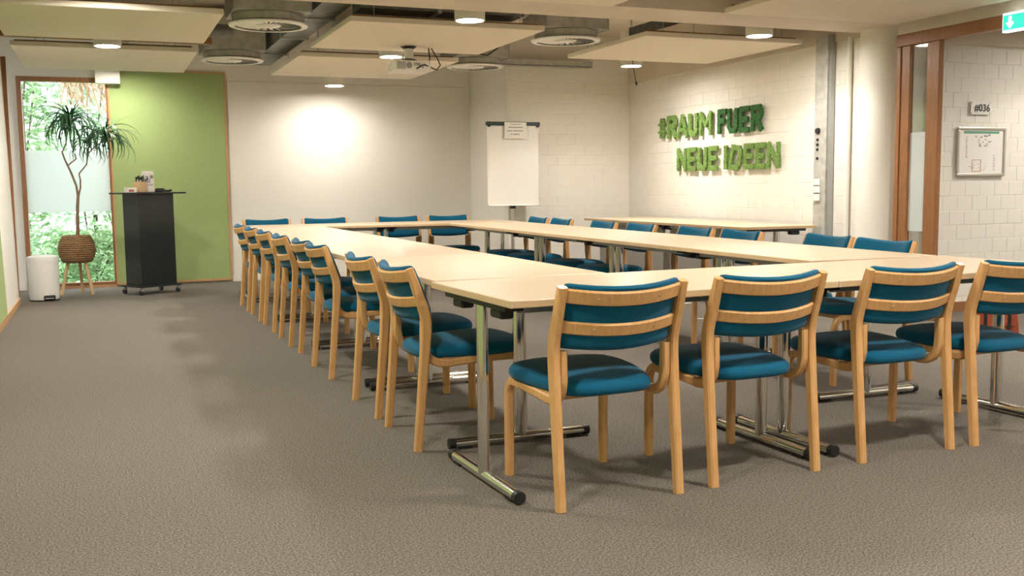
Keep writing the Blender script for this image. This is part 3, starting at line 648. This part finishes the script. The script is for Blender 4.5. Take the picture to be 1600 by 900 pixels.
for k in range(26): x = random.uniform(-.08, .10); z = random.uniform(.25, .35); pm.box(x, x + random.uniform(.006, .03), -.0112, -.0101, z, z + random.uniform(.003, .012))
for k in range(14): z = .16 + k * .013; pm.box(-.175, -.175 + random.uniform(.008, .022), -.0112, -.0101, z, z + .006)
for k in range(10): z = .05 + k * .014; pm.box(.14, .14 + random.uniform(.01, .03), -.0112, -.0101, z, z + .005)
for k in range(14): x = random.uniform(-.19, .09); z = random.uniform(.045, .125); pm.box(x, x + .012, -.0112, -.0101, z, z + .005)
pm.build('plan_drawing', GREYINK, sh)
for x0, x1, z0, z1 in ((-.10, .0, .138, .142), (-.10, 0, .04, .044), (-.10, -.096, .04, .142), (-.004, 0, .04, .142)): MB().box(x0, x1, -.0114, -.0101, z0, z1).build('red_outline', REDINK, sh)

# ------------------------------------------------------------------ things on the floor
bg_ = thing('leather_bag', 'reddish brown leather bag on the floor by the doorway', 'bag', (6.02, 5.52, 0), R(-18))
b_ = MB(); b_.loops([[Vector((x * f, y * f2, z)) for x, y in ((-.17, -.06), (.17, -.06), (.19, -.03), (.19, .03), (.17, .06), (-.17, .06), (-.19, .03), (-.19, -.03))] for z, f, f2 in ((0, .95, 1), (.02, 1, 1.1), (.14, .95, 1), (.24, .80, .6), (.255, .75, .35))]).build('body', LEATH, bg_, smooth=50)
bevel(MB().box(-.13, .13, -.073, -.055, .07, .23).build('flap', LEATH, bg_), .006)
for x in (-.09, .09): MB().box(x - .012, x + .012, -.078, -.072, .05, .2).build('strap', BLACK, bg_)
MB().tube([(-.12, 0, .24), (-.08, 0, .31), (.08, 0, .31), (.12, 0, .24)], .009, 8).build('handle', BLACK, bg_)
wbx = bevel(tag(MB().box(-.13, .13, -.06, .06, 0, .075).build('floor_box', PLAST), 'low white box on the carpet beneath the side table', 'box'), .006); wbx.location = (5.02, 8.22, 0)
tag(MB().tube([(4.55, 7.22, .005), (4.68, 7.12, .005), (4.86, 7.0, .005)], .005, 6).build('white_cable', PLAST), 'short white cable lying on the carpet inside the table ring', 'cable')

# ------------------------------------------------------------------ garden outside
struct(MB().box(-9, 8, 12.96, 34, -.25, -.12).build('floor_garden', GRASS))
def shrub(x, y, r, h, n, material, label, z0=-.12, size=.05, twigs=True):
    t = thing('garden_shrub', label, 'shrub', (x, y, z0), 0, 'shrubs outside the window'); rnd = random.Random(int(x * 100 + y * 7)); q = MB()
    for k in range(n):
        a_ = rnd.uniform(0, 6.283); rr = r * math.sqrt(rnd.random()); z = h * rnd.random() ** .8
        rr *= math.sqrt(max(.05, 1 - (z / h - .45) ** 2 * 2.2))
        c = Vector((rr * math.cos(a_), rr * math.sin(a_), z)); d1_ = Vector((rnd.gauss(0, 1), rnd.gauss(0, 1), rnd.gauss(0, .6))).normalized(); d2_ = d1_.cross(Vector((rnd.gauss(0, 1), rnd.gauss(0, 1), rnd.gauss(0, 1)))).normalized(); s_ = size * rnd.uniform(.6, 1.4)
        q.add([c - d1_ * s_, c + d2_ * s_ * .3, c + d1_ * s_, c - d2_ * s_ * .3], [(0, 1, 2, 3)])
    me = bpy.data.meshes.new('foliage'); me.from_pydata(q.v, [], q.f); o = link('foliage', me, material, t); o['kind'] = 'stuff'
    st = MB()
    for k in range(5):
        a_ = k * 1.3; st.tube([(0, 0, 0), (r * .3 * math.cos(a_), r * .3 * math.sin(a_), h * .5), (r * .6 * math.cos(a_ + .3), r * .6 * math.sin(a_ + .3), h * .9)], .012, 5)
    st.build('branches', TRUNK, t)
shrub(-.15, 14.3, .65, .72, 3000, SHR1, 'low dense green shrub outside the window foot')
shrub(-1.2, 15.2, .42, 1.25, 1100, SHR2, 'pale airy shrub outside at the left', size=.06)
shrub(.25, 15.9, .6, 1.6, 1100, SHR1, 'taller green shrub behind the low one')
shrub(-1.25, 16.85, .68, 3.3, 2400, SHR1, 'high leafy shrub filling the upper left of the window', size=.08)
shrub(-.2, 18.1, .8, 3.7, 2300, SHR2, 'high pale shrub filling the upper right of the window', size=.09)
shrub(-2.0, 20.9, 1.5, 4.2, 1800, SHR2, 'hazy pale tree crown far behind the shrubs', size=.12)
tr = thing('garden_tree', 'dark tree trunk outside with dry brown fronds hanging at the window top', 'tree', (-1.10, 15.93, -.12))
MB().tube([(0, 0, -.1), (.02, 0, 2.2), (-.04, 0, 4.6)], [.125, .11, .10], 14).build('trunk', TRUNK, tr, smooth=50)
MB().tube([(0, 0, 3.0), (.5, -.2, 3.2), (1.3, -.3, 3.3)], [.05, .04, .025], 8).build('branch', TRUNK, tr, smooth=50)
q = MB(); rnd = random.Random(5)
for k in range(90):
    x = rnd.uniform(.5, 1.25); y_ = -.28 + rnd.uniform(-.2, .2); z = 3.25 + rnd.uniform(-.12, .05); q.tube([(x, y_, z), (x + rnd.uniform(-.05, .2), y_, z - .22), (x + rnd.uniform(.0, .35), y_ - .05, z - rnd.uniform(.35, .9))], .009, 4)
o = q.build('dry_fronds', TWIG, tr); o['kind'] = 'stuff'
bn_ = thing('garden_bench', 'pale bench behind the shrubs outside', 'bench', (.35, 16.75, -.12))
for z in (.42, .62, .78): MB().box(-.6, .8, 0, .04, z, z + .10).build('slat', STONE, bn_)
for x in (-.5, .7): MB().box(x, x + .06, 0, .06, 0, .9).build('post', STONE, bn_)
st_ = MB().lathe([(0, 0), (.13, .0), (.15, .05), (.10, .11), (0, .13)], n=14).build('garden_stone', STONE, smooth=60); st_.location = (-.32, 13.6, -.12); tag(st_, 'pale round stone on the grass outside', 'stone')
